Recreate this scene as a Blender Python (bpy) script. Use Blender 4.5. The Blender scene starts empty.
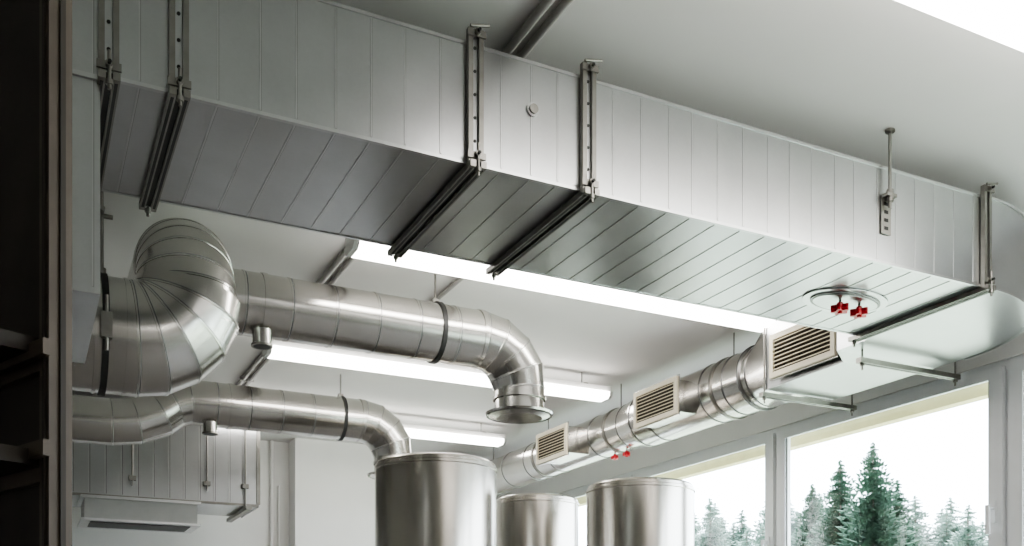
import bpy, bmesh, math, random
from mathutils import Vector, Matrix
random.seed(7)
H=1.4            # camera height; all z below are relative to the camera
sc=bpy.context.scene
# ------------------------------------------------------------ materials
def newmat(n):
    m=bpy.data.materials.new(n); m.use_nodes=True
    nt=m.node_tree; b=nt.nodes['Principled BSDF']; return m,nt,b
def plain(n,col,rough=.5,metal=0,noise=0.06,scale=8,bump=0.0):
    m,nt,b=newmat(n)
    tc=nt.nodes.new('ShaderNodeTexCoord'); nz=nt.nodes.new('ShaderNodeTexNoise'); nz.inputs['Scale'].default_value=scale
    nz.inputs['Detail'].default_value=6
    nt.links.new(tc.outputs['Object'],nz.inputs['Vector'])
    r=nt.nodes.new('ShaderNodeValToRGB'); 
    r.color_ramp.elements[0].position=.3; r.color_ramp.elements[1].position=.7
    r.color_ramp.elements[0].color=[c*(1-noise) for c in col]+[1]
    r.color_ramp.elements[1].color=[min(1,c*(1+noise)) for c in col]+[1]
    nt.links.new(nz.outputs['Fac'],r.inputs['Fac']); nt.links.new(r.outputs['Color'],b.inputs['Base Color'])
    b.inputs['Roughness'].default_value=rough; b.inputs['Metallic'].default_value=metal
    return m
def zinc(n,lo,hi,r0,r1,scale=(6,6,6),bump=.05,vor=60,va=.22):
    m,nt,b=newmat(n)
    tc=nt.nodes.new('ShaderNodeTexCoord'); mp=nt.nodes.new('ShaderNodeMapping'); mp.inputs['Scale'].default_value=scale
    nt.links.new(tc.outputs['Object'],mp.inputs['Vector'])
    nz=nt.nodes.new('ShaderNodeTexNoise'); nz.inputs['Scale'].default_value=1; nz.inputs['Detail'].default_value=4; nz.inputs['Roughness'].default_value=.5
    nt.links.new(mp.outputs['Vector'],nz.inputs['Vector'])
    vo=nt.nodes.new('ShaderNodeTexVoronoi'); vo.inputs['Scale'].default_value=vor
    nt.links.new(tc.outputs['Object'],vo.inputs['Vector'])
    sep=nt.nodes.new('ShaderNodeSeparateColor'); nt.links.new(vo.outputs['Color'],sep.inputs['Color'])
    mx=nt.nodes.new('ShaderNodeMath'); mx.operation='MULTIPLY_ADD'; mx.inputs[1].default_value=va
    nt.links.new(sep.outputs[0],mx.inputs[0]); nt.links.new(nz.outputs['Fac'],mx.inputs[2])
    mr=nt.nodes.new('ShaderNodeMapRange'); mr.inputs['From Min'].default_value=.25; mr.inputs['From Max'].default_value=.9
    nt.links.new(mx.outputs[0],mr.inputs['Value'])
    r=nt.nodes.new('ShaderNodeValToRGB'); r.color_ramp.elements[0].color=lo+(1,); r.color_ramp.elements[1].color=hi+(1,)
    nt.links.new(mr.outputs['Result'],r.inputs['Fac']); nt.links.new(r.outputs['Color'],b.inputs['Base Color'])
    rr=nt.nodes.new('ShaderNodeMapRange'); rr.inputs['To Min'].default_value=r0; rr.inputs['To Max'].default_value=r1
    nt.links.new(nz.outputs['Fac'],rr.inputs['Value']); nt.links.new(rr.outputs['Result'],b.inputs['Roughness'])
    b.inputs['Metallic'].default_value=1
    return m
def emit(n,col,s):
    m,nt,b=newmat(n); b.inputs['Base Color'].default_value=col+(1,)
    b.inputs['Emission Color'].default_value=col+(1,); b.inputs['Emission Strength'].default_value=s; return m
M_GAL=zinc('galvanised_sheet',(.49,.496,.504),(.57,.576,.584),.27,.31,(4,4,4),0,100,.10)
M_RND=zinc('spiral_duct_steel',(.56,.545,.52),(.64,.625,.60),.20,.24,(4,4,4),0,120,.05)
M_TANK=zinc('brushed_stainless',(.47,.44,.40),(.55,.52,.48),.22,.27,(1,1,1),0,300,.03)
M_SEAM=plain('seam_metal',(.26,.26,.26),.4,1)
M_GSEAM=plain('fold_seam_metal',(.32,.32,.32),.4,1)
M_RIB=plain('rib_metal',(.60,.605,.61),.3,1)
M_CH=plain('strut_channel',(.30,.29,.27),.38,1,.1,20)
M_DK=plain('dark_steel',(.05,.05,.05),.5,.6)
M_WALL=plain('white_paint',(.80,.79,.77),.85,0,.02,3)
M_WALL2=plain('grey_brown_paint',(.50,.475,.45),.85,0,.02,3)
M_CEIL=plain('ceiling_paint',(.80,.788,.77),.9,0,.02,2)
M_FLOOR=plain('concrete_floor',(.145,.132,.12),.5,0,.15,4,.0)
M_FRAME=plain('white_upvc',(.80,.81,.82),.35,0,.02)
M_YEL=plain('yellow_lintel',(.80,.72,.40),.7)
M_BRN=plain('dark_brown_steel',(.045,.036,.028),.6,.2,.25,6,.0)
M_BRN2=plain('brown_edge',(.105,.082,.062),.5,.2,.2,10,.0)
M_RED=plain('red_plastic',(.62,.01,.025),.35)
M_IVORY=plain('ivory_grille',(.80,.73,.57),.5,0,.03)
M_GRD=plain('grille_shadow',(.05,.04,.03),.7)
M_PVC=plain('grey_conduit',(.40,.39,.37),.5)
M_LAMP=emit('lamp_diffuser',(1,.965,.92),14.5)
M_HOUS=plain('lamp_housing',(.65,.65,.64),.4)
M_UNIT=plain('unit_grey_metal',(.40,.40,.39),.4)
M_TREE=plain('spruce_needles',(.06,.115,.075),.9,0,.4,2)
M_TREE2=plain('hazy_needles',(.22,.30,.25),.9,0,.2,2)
M_TRUNK=plain('bark',(.15,.13,.11),.9)
M_GROUND=plain('pale_dry_grass',(.30,.33,.24),.9,0,.15,.3)
M_GLASS,nt,b=newmat('window_glass')
tr=nt.nodes.new('ShaderNodeBsdfTransparent'); gl=nt.nodes.new('ShaderNodeBsdfGlossy'); gl.inputs['Roughness'].default_value=.02
mix=nt.nodes.new('ShaderNodeMixShader'); mix.inputs[0].default_value=.05
nt.links.new(tr.outputs[0],mix.inputs[1]); nt.links.new(gl.outputs[0],mix.inputs[2])
nt.links.new(mix.outputs[0],nt.nodes['Material Output'].inputs['Surface'])
# ------------------------------------------------------------ mesh builder
class B:
    def __init__(s,name): s.n=name; s.bm=bmesh.new(); s.m=[]
    def mi(s,m):
        if m not in s.m: s.m.append(m)
        return s.m.index(m)
    def face(s,vs,m,smooth=False):
        try: f=s.bm.faces.new(vs)
        except ValueError: return
        f.material_index=s.mi(m); f.smooth=smooth
    def poly(s,pts,m): s.face([s.bm.verts.new(p) for p in pts],m)
    def box(s,x0,x1,y0,y1,z0,z1,m,T=None):
        v=[]
        for x,y,z in [(x0,y0,z0),(x1,y0,z0),(x1,y1,z0),(x0,y1,z0),(x0,y0,z1),(x1,y0,z1),(x1,y1,z1),(x0,y1,z1)]:
            p=Vector((x,y,z)); 
            if T: p=T@p
            v.append(s.bm.verts.new(p))
        for q in [(0,3,2,1),(4,5,6,7),(0,1,5,4),(1,2,6,5),(2,3,7,6),(3,0,4,7)]: s.face([v[i] for i in q],m)
    def prism(s,pts,z0,z1,m,smooth=False):
        a=[s.bm.verts.new((x,y,z0)) for x,y in pts]; c=[s.bm.verts.new((x,y,z1)) for x,y in pts]; n=len(pts)
        s.face(a[::-1],m); s.face(c,m)
        for i in range(n): s.face([a[i],a[(i+1)%n],c[(i+1)%n],c[i]],m,smooth)
    def ring(s,p,ax,r,n=48,u=None,mitre=None):
        ax=ax.normalized()
        u=(u-ax*u.dot(ax)).normalized(); w=ax.cross(u); out=[]
        for i in range(n):
            a=2*math.pi*i/n; o=(u*math.cos(a)+w*math.sin(a))*r
            if mitre is not None:
                o=o-ax*(o.dot(mitre)/ax.dot(mitre))
            out.append(p+o)
        return out
    def bridge(s,A,Bq,m,smooth=True):
        a=[s.bm.verts.new(p) for p in A]; c=[s.bm.verts.new(p) for p in Bq]; n=len(a)
        for i in range(n): s.face([a[i],a[(i+1)%n],c[(i+1)%n],c[i]],m,smooth)
    def cap(s,A,m): s.face([s.bm.verts.new(p) for p in A],m)
    def cyl(s,p0,p1,r0,m,r1=None,n=24,caps=True):
        p0=Vector(p0);p1=Vector(p1); ax=p1-p0; r1=r0 if r1 is None else r1
        u=Vector((0,0,1)) if abs(ax.normalized().z)<.9 else Vector((1,0,0))
        A=s.ring(p0,ax,r0,n,u);C=s.ring(p1,ax,r1,n,u)
        s.bridge(A,C,m)
        if caps: s.cap(A[::-1],m); s.cap(C,m)
    def band(s,p,ax,r,w,m,n=48,up=None):
        p=Vector(p);ax=Vector(ax).normalized(); s.cyl(p-ax*w/2,p+ax*w/2,r,m,n=n)
    def tube(s,pts,rad,m,n=48,seams=True,seam_m=None,c0=True,c1=True,U=None):
        pts=[Vector(p) for p in pts]; k=len(pts)
        if not isinstance(rad,(list,tuple)): rad=[rad]*k
        d=[(pts[i+1]-pts[i]).normalized() for i in range(k-1)]
        u=U or (Vector((0,0,1)) if abs(d[0].z)<.9 else Vector((1,0,0)))
        for i in range(k-1):
            if i>0:
                q=d[i-1].rotation_difference(d[i]); u=q@u
            mA=(d[i]+d[i-1]).normalized() if i>0 else None
            mB=(d[i]+d[i+1]).normalized() if i<k-2 else None
            A=s.ring(pts[i],d[i],rad[i],n,u,mA); C=s.ring(pts[i+1],d[i],rad[i+1],n,u,mB)
            s.bridge(A,C,m)
            if i==0 and c0: s.cap(A[::-1],m)
            if i==k-2 and c1: s.cap(C,m)
            if i>0 and seams:
                nn=mA; c=pts[i]; sm=seam_m or m
                for (f0,o0,f1,o1,mm) in [(1.0,-.006,1.010,-.004,sm),(1.010,-.004,1.010,.004,sm),(1.010,.004,1.0,.006,sm),(1.003,.005,1.003,.009,M_SEAM)]:
                    s.bridge([c+(p-c)*f0+nn*o0 for p in A],[c+(p-c)*f1+nn*o1 for p in A],mm)
    def done(s,parent=None,bevel=0):
        bmesh.ops.translate(s.bm,verts=s.bm.verts,vec=(0,0,H))
        me=bpy.data.meshes.new(s.n); s.bm.to_mesh(me); s.bm.free()
        for m in s.m: me.materials.append(m)
        o=bpy.data.objects.new(s.n,me); sc.collection.objects.link(o)
        return o
def arc(c,a0,a1,R,u,v,n):
    c=Vector(c);u=Vector(u);v=Vector(v)
    return [c+u*R*math.cos(a0+(a1-a0)*i/n)+v*R*math.sin(a0+(a1-a0)*i/n) for i in range(n+1)]
# ------------------------------------------------------------ room
ZC=2.4; ZF=-H; XW=5.3; XL=-4.2; YB=11.2; YF=-4.5; ZS=-.5; ZT=1.72; ZR=ZC-.002
o=B('floor'); o.box(XL-.2,XW+.3,YF-.2,YB+.2,ZF-.15,ZF,M_FLOOR); o.done()
o=B('ceiling'); o.box(XL-.2,XW+.3,YF-.2,YB+.2,ZC,ZC+.2,M_CEIL); o.done()
o=B('wall_back'); o.box(XL-.2,XW+.3,YB,YB+.2,ZF,ZC,M_WALL); o.box(2.72,3.75,YB-.3,YB,ZF,ZC,M_WALL); o.done()
o=B('wall_left'); o.box(XL-.2,XL,YF,YB,ZF,ZC,M_WALL2); o.done()
o=B('wall_front'); o.box(XL-.2,XW+.3,YF-.2,YF,ZF,ZC,M_WALL2); o.done()
o=B('wall_right')
o.box(XW,XW+.3,YF,YB,ZT+.06,ZC,M_WALL); o.box(XW,XW+.3,YF,YB,ZF,ZS,M_WALL)
o.box(XW,XW+.3,YF,-2.06,ZS,ZT+.06,M_WALL); o.box(XW,XW+.3,10.12,YB,ZS,ZT+.06,M_WALL)
o.done()
yb=[6.06+2.03*i for i in range(-4,3)]
for i in range(len(yb)-1):
    a0,c0=yb[i],yb[i+1]
    w=B('window_%d'%(i+1)); x0,x1=XW+.02,XW+.1
    w.box(x0,x1,a0,a0+.055,ZS,ZT+.06,M_FRAME); w.box(x0,x1,c0-.055,c0,ZS,ZT+.06,M_FRAME)
    w.box(x0,x1,a0+.055,c0-.055,ZT,ZT+.06,M_FRAME); w.box(x0,x1,a0+.055,c0-.055,ZS,ZS+.06,M_FRAME)
    xs0,xs1=XW-.01,XW+.019; e=.095
    ya,yc=a0+.02,c0-.02
    w.box(xs0,xs1,ya,ya+e,ZS+.035,ZT+.02,M_FRAME); w.box(xs0,xs1,yc-e,yc,ZS+.035,ZT+.02,M_FRAME)
    w.box(xs0,xs1,ya+e,yc-e,ZT-.045,ZT+.02,M_FRAME); w.box(xs0,xs1,ya+e,yc-e,ZS+.035,ZS+.1,M_FRAME)
    w.box(xs0+.012,xs0+.02,ya+e,ya+e+.012,ZS+.1,ZT-.045,M_UNIT); w.box(xs0+.012,xs0+.02,yc-e-.012,yc-e,ZS+.1,ZT-.045,M_UNIT)
    w.box(XW+.05,XW+.056,a0+.055,c0-.055,ZS+.06,ZT,M_GLASS)
    hy=a0+.075
    w.box(xs0-.012,xs0,hy-.016,hy+.016,.80,.93,M_FRAME)
    w.cyl((xs0-.012,hy,.89),(xs0-.05,hy,.89),.012,M_FRAME,n=12)
    w.box(xs0-.066,xs0-.05,hy-.013,hy+.013,.73,.905,M_FRAME)
    w.done()
o=B('exterior_lintel'); o.box(XW+.31,XW+.40,YF,YB,ZT-.035,ZT+.2,M_YEL); o.done()
o=B('trim_window_sill'); o.box(XW-.12,XW-.001,-2.0,10.1,ZS-.04,ZS,M_FRAME); o.done()
# ------------------------------------------------------------ main rectangular duct
Y0,Y1,ZB,ZTOP=3.335,4.15,1.80,2.24
XE=4.27
d=B('rectangular_ventilation_duct')
d.box(.225,XE,Y0,Y1,ZB,ZTOP,M_GAL)
segs=[.225,.453,1.49,1.97,XE]
for i in range(len(segs)-1):
    a,c=segs[i],segs[i+1]; n=max(2,round((c-a)/.128))
    for k in range(1,n):
        x=a+(c-a)*k/n+random.uniform(-.008,.008)
        d.box(x-.0025,x+.0025,Y0-.0025,Y0+.001,ZB+.012,ZTOP-.012,M_RIB)
        d.box(x+.0025,x+.0045,Y0-.001,Y0+.001,ZB+.012,ZTOP-.012,M_GSEAM)
        d.box(x-.003,x+.003,Y0+.012,Y1-.012,ZB-.0025,ZB+.001,M_RIB)
        d.box(x+.003,x+.005,Y0+.012,Y1-.012,ZB-.001,ZB+.001,M_GSEAM)
d.box(.23,XE,Y0-.004,Y0+.012,ZB-.004,ZB+.008,M_RIB); d.box(.23,XE,Y1-.01,Y1+.004,ZB-.004,ZB+.008,M_RIB)
d.box(.23,XE,Y0-.004,Y0+.012,ZTOP-.008,ZTOP+.004,M_RIB)
cy=Y1+.06; cx=XE; Ri=.06; Ro=cy-Y0; N=24
outer=[(cx+Ro*math.sin(t*math.pi/2/N),cy-Ro*math.cos(t*math.pi/2/N)) for t in range(N+1)]
inner=[(cx+Ri*math.sin(t*math.pi/2/N),cy-Ri*math.cos(t*math.pi/2/N)) for t in range(N+1)]
for i in range(N):
    for z,fl in ((ZB,1),(ZTOP,0)):
        q=[(*outer[i],z),(*outer[i+1],z),(*inner[i+1],z),(*inner[i],z)]
        d.poly(q[::-1] if fl else q,M_GAL)
for L,fl in ((outer,0),(inner,1)):
    va=[d.bm.verts.new((*p,ZB)) for p in L]; vb=[d.bm.verts.new((*p,ZTOP)) for p in L]
    for i in range(N):
        q=[va[i],va[i+1],vb[i+1],vb[i]]; d.face(q[::-1] if fl else q,M_GAL,True)
    for z in (ZB-.006,ZTOP-.004):
        for i in range(N):
            p,q2=Vector((*L[i],0)),Vector((*L[i+1],0)); c=Vector((cx,cy,0))
            s_=1.012 if not fl else .9
            P=[p,q2,c+(q2-c)*s_,c+(p-c)*s_]
            lo=[(a.x,a.y,z) for a in P]; hi=[(a.x,a.y,z+.01) for a in P]
            d.poly(lo[::-1],M_RIB); d.poly(hi,M_RIB); d.poly([lo[2],lo[3],hi[3],hi[2]],M_RIB)
XA,XB=cx+Ri,cx+Ro
d.box(XA,XB,cy,4.42,ZB,ZTOP,M_GAL)
def frust(a,b_,m):
    (x0,x1,z0,z1,y)=a;(X0,X1,Z0,Z1,Y)=b_
    A=[(x0,y,z0),(x1,y,z0),(x1,y,z1),(x0,y,z1)];C=[(X0,Y,Z0),(X1,Y,Z0),(X1,Y,Z1),(X0,Y,Z1)]
    for i in range(4): d.poly([A[i],A[(i+1)%4],C[(i+1)%4],C[i]],m)
frust((XA,XB,ZB,ZTOP,4.42),(4.46,5.06,1.77,2.2,4.5),M_GAL)
d.box(4.46,5.06,4.5,5.2,1.77,2.2,M_GAL)
# left drop leg
d.box(-.45,.222,Y0-.002,Y1+.002,1.12,ZTOP+.002,M_GAL)
for k in range(9):
    x=-.4+.075*k; d.box(x-.002,x+.002,Y0-.005,Y0-.001,1.14,ZTOP,M_RIB); d.box(x+.002,x+.0045,Y0-.0032,Y0-.001,1.14,ZTOP,M_GSEAM)
d.box(-.45,.23,Y0-.012,Y1+.01,ZB-.02,ZB-.005,M_RIB)
d.cyl((1.735,Y0,2.06),(1.735,Y0-.008,2.06),.026,M_RIB); d.cyl((1.735,Y0-.008,2.06),(1.735,Y0-.016,2.06),.018,M_CH)
ex,ey=3.75,3.77; 
def ov(a,b_): return [(ex+a*math.cos(t*math.pi/24),ey+b_*math.sin(t*math.pi/24)) for t in range(48)]
d.prism(ov(.25,.15),ZB-.008,ZB-.0005,M_RIB,True)
d.prism(ov(.21,.115),ZB-.014,ZB-.008,M_SEAM,True)
d.prism(ov(.195,.10),ZB-.018,ZB-.014,M_GAL,True)
def knob(o,x,y,z,r=.024,h=.03):
    o.cyl((x,y,z),(x,y,z-.035),.007,M_CH,n=10)
    P=[]
    for t in range(40):
        a=t*2*math.pi/40; q=r*(1+.28*math.cos(5*a)); P.append((x+q*math.cos(a),y+q*math.sin(a)))
    o.prism(P,z-.028-h,z-.028,M_RED,True); o.cyl((x,y,z-.032),(x,y,z-.015),.014,M_RED,n=12); o.cyl((x,y,z-.028-h),(x,y,z-.036-h),.012,M_RED,n=12)
knob(d,ex-.065,ey-.03,ZB-.018,.036,.034); knob(d,ex+.065,ey-.03,ZB-.018,.036,.034)
n=48; sq=[];rd=[]
for i in range(n):
    a=2*math.pi*i/n; ca,sa=math.cos(a),math.sin(a); k=max(abs(ca),abs(sa))
    sq.append(Vector((4.76+.30*ca/k,5.2,1.985+.215*sa/k))); rd.append(Vector((4.76+.225*ca,5.5,1.985+.225*sa)))
d.bridge(sq,rd,M_RND)
d.done()
# ------------------------------------------------------------ strut hangers on main duct
def hanger(x,y0=Y0,y1=Y1,top=2.285,over=.045,dbl=.021):
    h=B('duct_trapeze_hanger')
    for s_ in (-1,1):
        c_=x+s_*dbl
        h.box(c_-.009,c_+.009,y0-.028,y0-.005,ZB-.02,top,M_CH)
        h.box(c_-.011,c_+.011,y0-.05,y1+over,ZB-.03,ZB-.006,M_CH)
        h.box(c_-.005,c_+.005,y0-.03,y1+over-.03,ZB-.031,ZB-.0295,M_DK)
    h.box(x-.011,x+.011,y0-.014,y0-.005,ZB,top-.02,M_GAL)
    h.box(x-.0095,x+.0095,y0-.04,y1+over-.02,ZB-.020,ZB-.006,M_DK)
    for k in range(5): h.cyl((x,y0-.014,ZB+.08+.085*k),(x,y0-.017,ZB+.08+.085*k),.006,M_DK,n=8)
    for z in (top-.02,ZB+.02):
        h.box(x-.036,x+.036,y0-.036,y0-.028,z-.012,z+.012,M_CH)
        h.cyl((x,y0-.036,z),(x,y0-.05,z),.012,M_CH,n=6); h.cyl((x,y0-.05,z),(x,y0-.062,z),.006,M_DK,n=8)
    h.cyl((x,y0-.045,ZB-.06),(x,y0-.045,ZB+.06),.006,M_CH,n=10)
    h.cyl((x,y0-.045,ZB-.045),(x,y0-.045,ZB-.03),.012,M_CH,n=6)
    h.cyl((x,y1+over-.02,ZB-.06),(x,y1+over-.02,ZR),.006,M_CH,n=10); h.cyl((x,y1+over-.02,ZB-.045),(x,y1+over-.02,ZB-.03),.012,M_CH,n=6)
    h.cyl((x-.03,y0-.043,top-.005),(x+.045,y0-.043,top+.012),.006,M_CH,n=8)
    h.done()
hanger(.453); hanger(1.49); hanger(1.97); hanger(XE-.05,dbl=.017); hanger(.245,over=.02,top=2.3)
h=B('threaded_rod_hanger'); x=3.56
h.box(x-.03,x+.03,Y0-.008,Y0-.0045,1.93,2.10,M_CH)
for k in range(4): h.box(x-.012,x+.012,Y0-.0095,Y0-.008,1.95+.037*k,1.965+.037*k,M_DK)
h.box(x-.03,x+.03,Y0-.045,Y0-.005,2.09,2.105,M_CH); h.cyl((x,Y0-.03,2.04),(x,Y0-.03,ZR),.008,M_CH,n=10)
h.cyl((x,Y0-.03,2.105),(x,Y0-.03,2.125),.017,M_CH,n=6); h.cyl((x,Y0-.03,2.07),(x,Y0-.03,2.09),.017,M_CH,n=6)
h.cyl((x,Y0-.03,ZC-.012),(x,Y0-.03,ZR),.022,M_CH,n=16); h.done()
for y in (4.34,5.2):
    h=B('trapeze_bar_hanger'); zz=ZB-.05
    h.box(4.42,5.26,y-.02,y+.02,zz-.03,zz,M_CH); h.box(4.44,5.24,y-.006,y+.006,zz-.031,zz-.029,M_DK)
    for x in (4.40+.05,5.235):
        h.cyl((x,y,zz-.07),(x,y,ZR),.006,M_CH,n=10); h.cyl((x,y,zz-.045),(x,y,zz-.03),.014,M_CH,n=6)
    h.done()
# ------------------------------------------------------------ round duct along the windows
w=B('round_supply_duct'); C=(4.76,1.985)
def P(y): return Vector((C[0],y,C[1]))
w.cyl(P(5.5),P(7.0),.222,M_RND,n=56,caps=False); 
w.cyl(P(7.0),P(7.25),.222,M_RND,.19,n=56,caps=False)
w.cyl(P(7.25),P(11.19),.19,M_RND,n=56)
for y in (5.52,5.78,6.05,6.75,7.0): w.band(P(y),(0,1,0),.228,.016,M_RND,56); w.band(P(y-.014),(0,1,0),.224,.008,M_SEAM,56)
for y in (5.58,): w.band(P(y),(0,1,0),.236,.014,M_SEAM,56)
for y in (7.25,7.72,8.5,9.0,9.5,10.0,10.5): w.band(P(y),(0,1,0),.196,.018,M_RND,56); w.band(P(y-.014),(0,1,0),.192,.008,M_SEAM,56)
knob(w,4.74,7.33,1.985-.19,.028); knob(w,4.74,7.52,1.985-.185,.028)
w.done()
def grille(yc,r):
    g=B('ventilation_grille'); xf=4.40; y0,y1=yc-.29,yc+.29; z0,z1=1.81,2.09
    xb=4.46 if r==0 else 4.76-math.sqrt(r*r-.14*.14)+.02
    g.box(xf+.023,xb,y0+.02,y1-.02,z0+.02,z1-.02,M_RND)
    g.box(xf+.0125,xf+.022,y0-.012,y1+.012,z0-.012,z1+.012,M_RND)
    t=.035
    g.box(xf-.004,xf+.012,y0,y1,z0,z0+t,M_IVORY); g.box(xf-.004,xf+.012,y0,y1,z1-t,z1,M_IVORY)
    g.box(xf-.004,xf+.012,y0,y0+t,z0+t,z1-t,M_IVORY); g.box(xf-.004,xf+.012,y1-t,y1,z0+t,z1-t,M_IVORY)
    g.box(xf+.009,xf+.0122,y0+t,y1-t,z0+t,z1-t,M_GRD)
    nn=8
    for k in range(nn):
        z=z0+t+(z1-z0-2*t)*(k+.5)/nn
        T=Matrix.Translation((xf+.000,0,z))@Matrix.Rotation(math.radians(-35),4,'Y')
        g.box(-.009,.009,y0+t,y1-t,-.0022,.0022,M_IVORY,T)
    g.done()
grille(4.80,0); grille(6.41,.222); grille(8.09,.19)
for y in (5.9,7.45,8.8,10.1):
    h=B('duct_ring_hanger'); r=.222 if y<7 else .19
    h.band(P(y),(0,1,0),r+.009,.025,M_CH,48); h.cyl((C[0],y,C[1]+r),(C[0],y,ZR),.006,M_CH,n=10); h.done()
# ------------------------------------------------------------ branch ducts
ZD=2.02
def branch(name,y,x0,straps,stub,pre=None,r=.178):
    o=B(name); R=.29; xc=2.92
    el=arc((xc-R,y,ZD-R),math.pi/2,0,R,(1,0,0),(0,0,1),4)
    pts=(pre or [])+[Vector((x0,y,ZD))]+el+[Vector((xc,y,1.66))]
    rad=[r]*len(pts)
    for i in range(len(pts)-2,len(pts)): rad[i]=r*.93
    o.tube(pts,rad,M_RND,n=64)
    xs=x0+.2
    while xs<xc-R-.05:
        o.band((xs,y,ZD),(1,0,0),r+.003,.010,M_RND); o.band((xs+.009,y,ZD),(1,0,0),r+.001,.006,M_SEAM); xs+=.26
    o.band((xc-R-.02,y,ZD),(1,0,0),r+.006,.02,M_RND)
    o.band((x0+.32,y,ZD),(1,0,0),r+.006,.03,M_RND)
    z=1.66
    o.band((xc,y,z+.01),(0,0,1),r*.93+.007,.02,M_RND)
    o.cyl((xc,y,z),(xc,y,z-.07),r*.90,M_RND,r*.92,n=48,caps=False)
    o.cyl((xc,y,z-.07),(xc,y,z-.085),r*.92,M_RND,r*1.25,n=48,caps=False)
    o.cyl((xc,y,z-.085),(xc,y,z-.10),r*1.25,M_RND,r*1.22,n=48,caps=False)
    o.cyl((xc,y,z-.10),(xc,y,z-.115),r*1.12,M_RND,r*.85,n=48)
    o.cyl((stub,y-.06,ZD-r+.02),(stub,y-.06,ZD-r-.075),.055,M_RND,n=32); o.band((stub,y-.06,ZD-r-.07),(0,0,1),.061,.012,M_CH,32)
    o.cyl((stub,y-.06,ZD-r-.076),(stub,y-.06,ZD-r-.0765),.048,M_DK,n=32)  # dark disc stands in for the shade inside the open stub
    for s_ in straps:
        o.band((s_,y,ZD),(1,0,0),r+.010,.026,M_DK); o.cyl((s_,y,ZD+r),(s_,y,ZR),.007,M_CH,n=10)
        o.box(s_-.02,s_+.02,y-.02,y+.02,ZD+r+.0,ZD+r+.03,M_CH)
    o.done()
branch('round_exhaust_duct',5.8,.93,[2.33],1.24)
branch('round_exhaust_duct',8.26,1.2,[2.45],1.36,pre=[Vector((-.8,8.26,1.80)),Vector((.62,8.26,1.80)),Vector((.80,8.26,1.825)),Vector((.98,8.26,1.90)),Vector((1.08,8.26,1.98))])
g=B('large_round_gooseneck_duct'); y=5.3; zc=1.58
pts=[Vector((-1.2,y,zc)),Vector((.50,y,zc))]+arc((.50,y,zc+.27),-math.pi/2,0,.27,(1,0,0),(0,0,1),5)[1:]
rad=[.28,.28,.279,.277,.274,.269,.262]
g.tube(pts,rad,M_RND,72,c1=False)
el=arc((.76,y+.19,zc+.27),math.pi,math.pi/2,.19,(0,1,0),(0,0,1),6)
pts2=[Vector((.76,y,zc+.1))]+[p for p in el]+[Vector((.76,6.1,zc+.46))]
g.tube(pts2,[.255,.248,.242,.239,.237,.236,.235,.235,.235],M_RND,72)
xs_=.36
g.band((xs_+.10,y,zc),(1,0,0),.285,.014,M_RND,72); g.band((xs_-.04,y,zc),(1,0,0),.287,.016,M_RND,72)
g.band((xs_,y,zc),(1,0,0),.291,.03,M_DK,72)
g.box(xs_-.025,xs_+.025,y-.32,y-.285,zc-.10,zc+.02,M_CH); g.cyl((xs_,y-.31,zc-.16),(xs_,y-.31,zc+.10),.008,M_CH,n=10)
g.cyl((xs_,y,zc+.28),(xs_,y,ZR),.009,M_CH,n=10); g.cyl((xs_,y,zc+.28),(xs_,y,zc+.33),.02,M_CH,n=8)
g.cyl((xs_-.05,y,2.17),(xs_+.05,y,2.17),.012,M_CH,n=8); g.cyl((xs_,y-.05,2.19),(xs_,y+.05,2.19),.012,M_CH,n=8)
g.done()
# ------------------------------------------------------------ lamps
def lamp(y,x0=1.60,x1=4.52):
    a,c=x0,x1
    l=B('fluorescent_batten_light'); z=2.185
    l.box(a,c,y-.07,y+.07,z+.056,z+.105,M_HOUS)
    pr=[(y-.095,z+.055),(y-.09,z+.02),(y-.06,z),(y+.06,z),(y+.09,z+.02),(y+.095,z+.055)]
    A=[Vector((a+.03,p,q)) for p,q in pr];Cc=[Vector((c-.03,p,q)) for p,q in pr]
    for i in range(len(pr)): l.poly([A[i],A[(i+1)%6],Cc[(i+1)%6],Cc[i]],M_LAMP)
    for e0,e1 in ((a,a+.03),(c-.03,c)):
        A=[Vector((e0,p,q)) for p,q in pr];D=[Vector((e1,p,q)) for p,q in pr]
        for i in range(6): l.poly([A[i],A[(i+1)%6],D[(i+1)%6],D[i]],M_HOUS)
        l.poly(A,M_HOUS); l.poly(D[::-1],M_HOUS)
    for x in (a+.25,(a+c)/2,c-.25):
        l.cyl((x,y,z+.09),(x,y,ZR),.005,M_CH,n=8); l.box(x-.02,x+.02,y-.075,y+.075,z+.103,z+.11,M_CH)
    l.done()
for y in (2.34,5.23,7.30,9.36,-.2,-2.6): lamp(y)  # last two, behind the camera, are unseen and added to brighten duct fronts
o=B('ceiling_conduit'); 
for x,r in ((1.72,.018),(1.785,.016)):
    o.cyl((x,1.0,ZC-r-.001),(x,YB-.01,ZC-r-.001),r,M_PVC,n=16)
    for k in range(8): o.box(x-r-.008,x+r+.008,1.8+k*1.15,1.82+k*1.15,ZC-2*r-.004,ZR,M_PVC)
o.done()
o=B('ceiling_conduit'); o.cyl((2.5,4.6,ZC-.016),(2.5,7.3,ZC-.016),.015,M_PVC,n=12); o.done()
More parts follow.
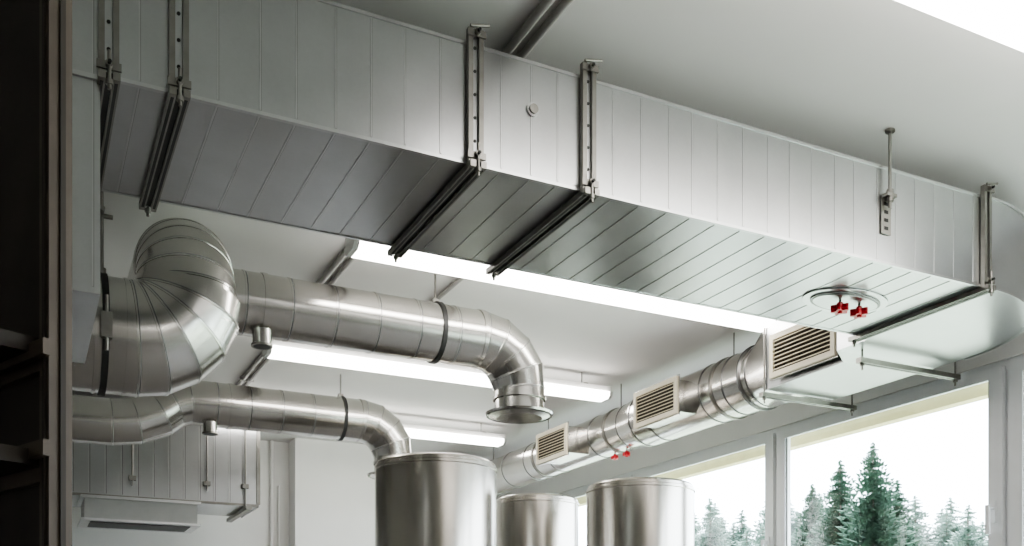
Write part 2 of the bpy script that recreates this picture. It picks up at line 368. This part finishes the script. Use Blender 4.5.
# ------------------------------------------------------------ back box duct
o=B('air_handling_plenum'); a0,a1,b0,b1,z0,z1=-1.2,2.03,9.55,10.4,1.42,2.2
o.box(a0,a1,b0,b1,z0,z1,M_GAL)
x=a0+.12
while x<a1-.05:
    o.box(x-.006,x+.006,b0-.006,b0,z0+.02,z1-.02,M_RIB); o.box(x+.006,x+.014,b0-.001,b0,z0+.02,z1-.02,M_SEAM)
    x+=.135
o.box(a0,a1,b0-.012,b0+.01,z0-.012,z0+.01,M_CH); o.box(a0,a1,b0-.012,b0+.01,z1-.01,z1+.012,M_RIB)
o.box(a1+.001,a1+.012,b0+.021,b1,z0-.012,z0+.012,M_RIB); o.box(a1-.02,a1+.014,b0-.014,b0+.02,z0+.011,z1-.011,M_CH)
for x in (.9,1.55,1.9):
    o.cyl((x,b0-.04,z0-.03 if x>1.6 else z0+.1),(x,b0-.04,ZR),.008,M_CH,n=8)
    o.box(x-.03,x+.03,b0-.05,b0-.007,z0+.15,z0+.19,M_CH)
o.box(1.905,1.955,b0-.06,b1+.1,z0-.05,z0-.013,M_CH)
o.done()
o=B('suspended_air_unit')
pr=[(9.43,1.20),(9.43,1.375),(10.0,1.375),(10.0,1.20)]
A=[Vector((.50,p,q)) for p,q in pr];Cc=[Vector((1.45,p,q)) for p,q in pr]
for i in range(4): o.poly([A[i],A[(i+1)%4],Cc[(i+1)%4],Cc[i]],M_UNIT)
o.poly(A,M_UNIT);o.poly(Cc[::-1],M_UNIT)
o.box(.47,1.48,9.41,10.02,1.376,1.40,M_RIB); o.box(.47,1.48,9.405,10.02,1.18,1.199,M_RIB)
o.box(.55,1.40,9.5,9.9,1.174,1.179,M_DK)
for x in (.6,1.35): o.box(x-.02,x+.02,9.6,9.9,1.401,1.406,M_CH)
o.done()
o=B('wall_conduit_pipe'); o.cyl((2.52,YB-.03,ZF+.002),(2.52,YB-.03,ZR),.02,M_WALL,n=12); o.cyl((2.60,YB-.03,ZF+.002),(2.60,YB-.03,1.9),.012,M_WALL,n=12); o.done()
# ------------------------------------------------------------ tanks
def tank(x,y,r,zt):
    t=B('stainless_steel_tank')
    prof=[(.0,.035),(r*.55,.030),(r*.9,.012),(r*.965,.0),(r*.985,-.01),(r*.985,-.03),(r,-.032),(r+.006,-.036),(r+.006,-.055),(r,-.06)]
    zb=ZF+.55
    prof2=[(r,zb-zt+.0),(r*.96,zb-zt-.06),(r*.6,zb-zt-.15),(.1,zb-zt-.22),(.05,zb-zt-.24),(0,zb-zt-.24)]
    pf=prof+[(r,-.9),(r+.004,-.905),(r+.004,-.925),(r,-.93)]+prof2; n=96
    for i in range(len(pf)-1):
        (r0,z0),(r1,z1)=pf[i],pf[i+1]
        A=[Vector((x+r0*math.cos(2*math.pi*k/n),y+r0*math.sin(2*math.pi*k/n),zt+z0)) for k in range(n)]
        D=[Vector((x+r1*math.cos(2*math.pi*k/n),y+r1*math.sin(2*math.pi*k/n),zt+z1)) for k in range(n)]
        if r0==0:
            for k in range(n): t.poly([A[0],D[(k+1)%n],D[k]],M_TANK)
        elif r1==0:
            for k in range(n): t.poly([D[0],A[k],A[(k+1)%n]],M_TANK)
        else: t.bridge(D,A,M_TANK)
    for k in range(4):
        a=math.pi/4+k*math.pi/2; lx,ly=x+r*.8*math.cos(a),y+r*.8*math.sin(a)
        t.cyl((lx,ly,ZF),(lx,ly,zb+.02),.035,M_TANK,n=16); t.cyl((lx,ly,ZF),(lx,ly,ZF+.02),.06,M_TANK,n=16)
    t.cyl((x-.6*r,y-.8*r,zt-1.5),(x-.66*r,y-.88*r,zt-1.5),.18,M_TANK,n=32)
    t.done()
tank(2.77,6.88,.45,1.415); tank(4.28,8.14,.385,1.43); tank(4.46,6.70,.43,1.35)
# ------------------------------------------------------------ dark rack at the left
o=B('dark_steel_shelving_unit')
u=Vector((-.41,.91,0)).normalized(); nrm=Vector((-u.y,u.x,0))
p0=Vector((.044,1.68,0))
T=Matrix(((u.x,nrm.x,0,p0.x),(u.y,nrm.y,0,p0.y),(0,0,1,0),(0,0,0,1)))
o.box(0.001,1.4,-.015,0,ZF,1.5,M_BRN,T)
o.box(-.03,.0,-.016,.020,ZF,1.5,M_BRN2,T)
o.box(-.022,-.016,.0201,.024,ZF,1.5,M_BRN,T)
o.box(-.034,-.0301,-.004,.004,ZF,1.5,M_BRN,T)
for z in (-.9,-.35,.10,.30,.47):
    o.box(0.001,1.35,0.021,.10,z-.012,z+.012,M_BRN,T); o.box(0.001,1.35,.001,.014,z-.035,z-.0125,M_BRN2,T)
for z in (.31,.46):
    o.box(-.045,1.35,.0245,.036,z-.014,z+.010,M_BRN2,T)
o.box(1.36,1.4,0.001,.45,ZF,1.5,M_BRN,T)
o.done()
# ------------------------------------------------------------ exterior
o=B('ground_outside'); o.box(XW+.6,160,-80,160,ZF-.4,ZF-.3,M_GROUND); o.done()
def treemesh(name,layers,mat,seed,spread,dens=1):
    rnd=random.Random(seed); t=B(name)
    t.cyl((0,0,-H),(0,0,-H+.97),.012,M_TRUNK,r1=.002,n=6)
    for i in range(layers):
        f=i/(layers-1); z=.06+.92*f; R=spread*(1-f)**.8+.008
        nb=int((16*(1-f)+8)*dens)
        for k in range(nb):
            a=rnd.random()*2*math.pi; rr=R*rnd.uniform(.35,1.1); dz=-rr*rnd.uniform(.1,.6)
            dv=Vector((math.cos(a),math.sin(a),0)); sd=Vector((-dv.y,dv.x,0)); b0=Vector((0,0,z-H+rnd.uniform(-.01,.01)))
            for j in range(4):
                g=(j+.6)/4; c=b0+dv*rr*g+Vector((0,0,dz*g*g))
                wv=rr*.20*(1.15-g)+.004; 
                t.poly([c-dv*rr*.16,c+sd*wv+Vector((0,0,-wv*.5)),c+dv*rr*.16+Vector((0,0,.004))],mat)
                t.poly([c-dv*rr*.16,c+dv*rr*.16+Vector((0,0,.004)),c-sd*wv+Vector((0,0,-wv*.5))],mat)
                t.poly([c-dv*rr*.12,c+dv*rr*.1,c+Vector((0,0,-wv*1.3))],mat)
    bmesh.ops.translate(t.bm,verts=t.bm.verts,vec=(0,0,H)); 
    me=bpy.data.meshes.new(name)
    t.bm.to_mesh(me); t.bm.free()
    for m in t.m: me.materials.append(m)
    return me
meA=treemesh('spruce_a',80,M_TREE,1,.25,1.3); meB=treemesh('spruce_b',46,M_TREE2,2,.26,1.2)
def tree(px,py,X,me,name='spruce_tree',wid=1):
    u_=(px-512)/994; v=(655-py)/994; t=X/(.443+.896*u_); Yy=t*(.896-.443*u_); Z=t*v
    hgt=Z+H+.3
    ob=bpy.data.objects.new(name,me); sc.collection.objects.link(ob)
    ob.location=(X,Yy,-.3); ob.scale=(hgt*wid,hgt*wid,hgt); ob.rotation_euler=(0,0,random.random()*6)
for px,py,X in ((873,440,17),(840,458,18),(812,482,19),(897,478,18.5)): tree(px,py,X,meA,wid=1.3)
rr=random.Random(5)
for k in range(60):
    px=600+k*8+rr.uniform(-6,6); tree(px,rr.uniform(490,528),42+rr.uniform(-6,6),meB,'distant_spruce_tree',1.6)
# ------------------------------------------------------------ world, camera
wd=bpy.data.worlds.new('overcast_sky'); sc.world=wd; wd.use_nodes=True
bg=wd.node_tree.nodes['Background']; bg.inputs[0].default_value=(.80,.90,1,1); bg.inputs[1].default_value=13.5
sc.view_settings.look='AgX - Medium High Contrast'
cam=bpy.data.cameras.new('camera'); co=bpy.data.objects.new('camera',cam); sc.collection.objects.link(co); sc.camera=co
cam.sensor_width=36; cam.lens=994/1024*36; cam.shift_y=(655-273)/1024; cam.clip_start=.05; cam.clip_end=500
co.location=(0,0,H); co.rotation_euler=(math.pi/2,0,-math.atan2(.443,.896))
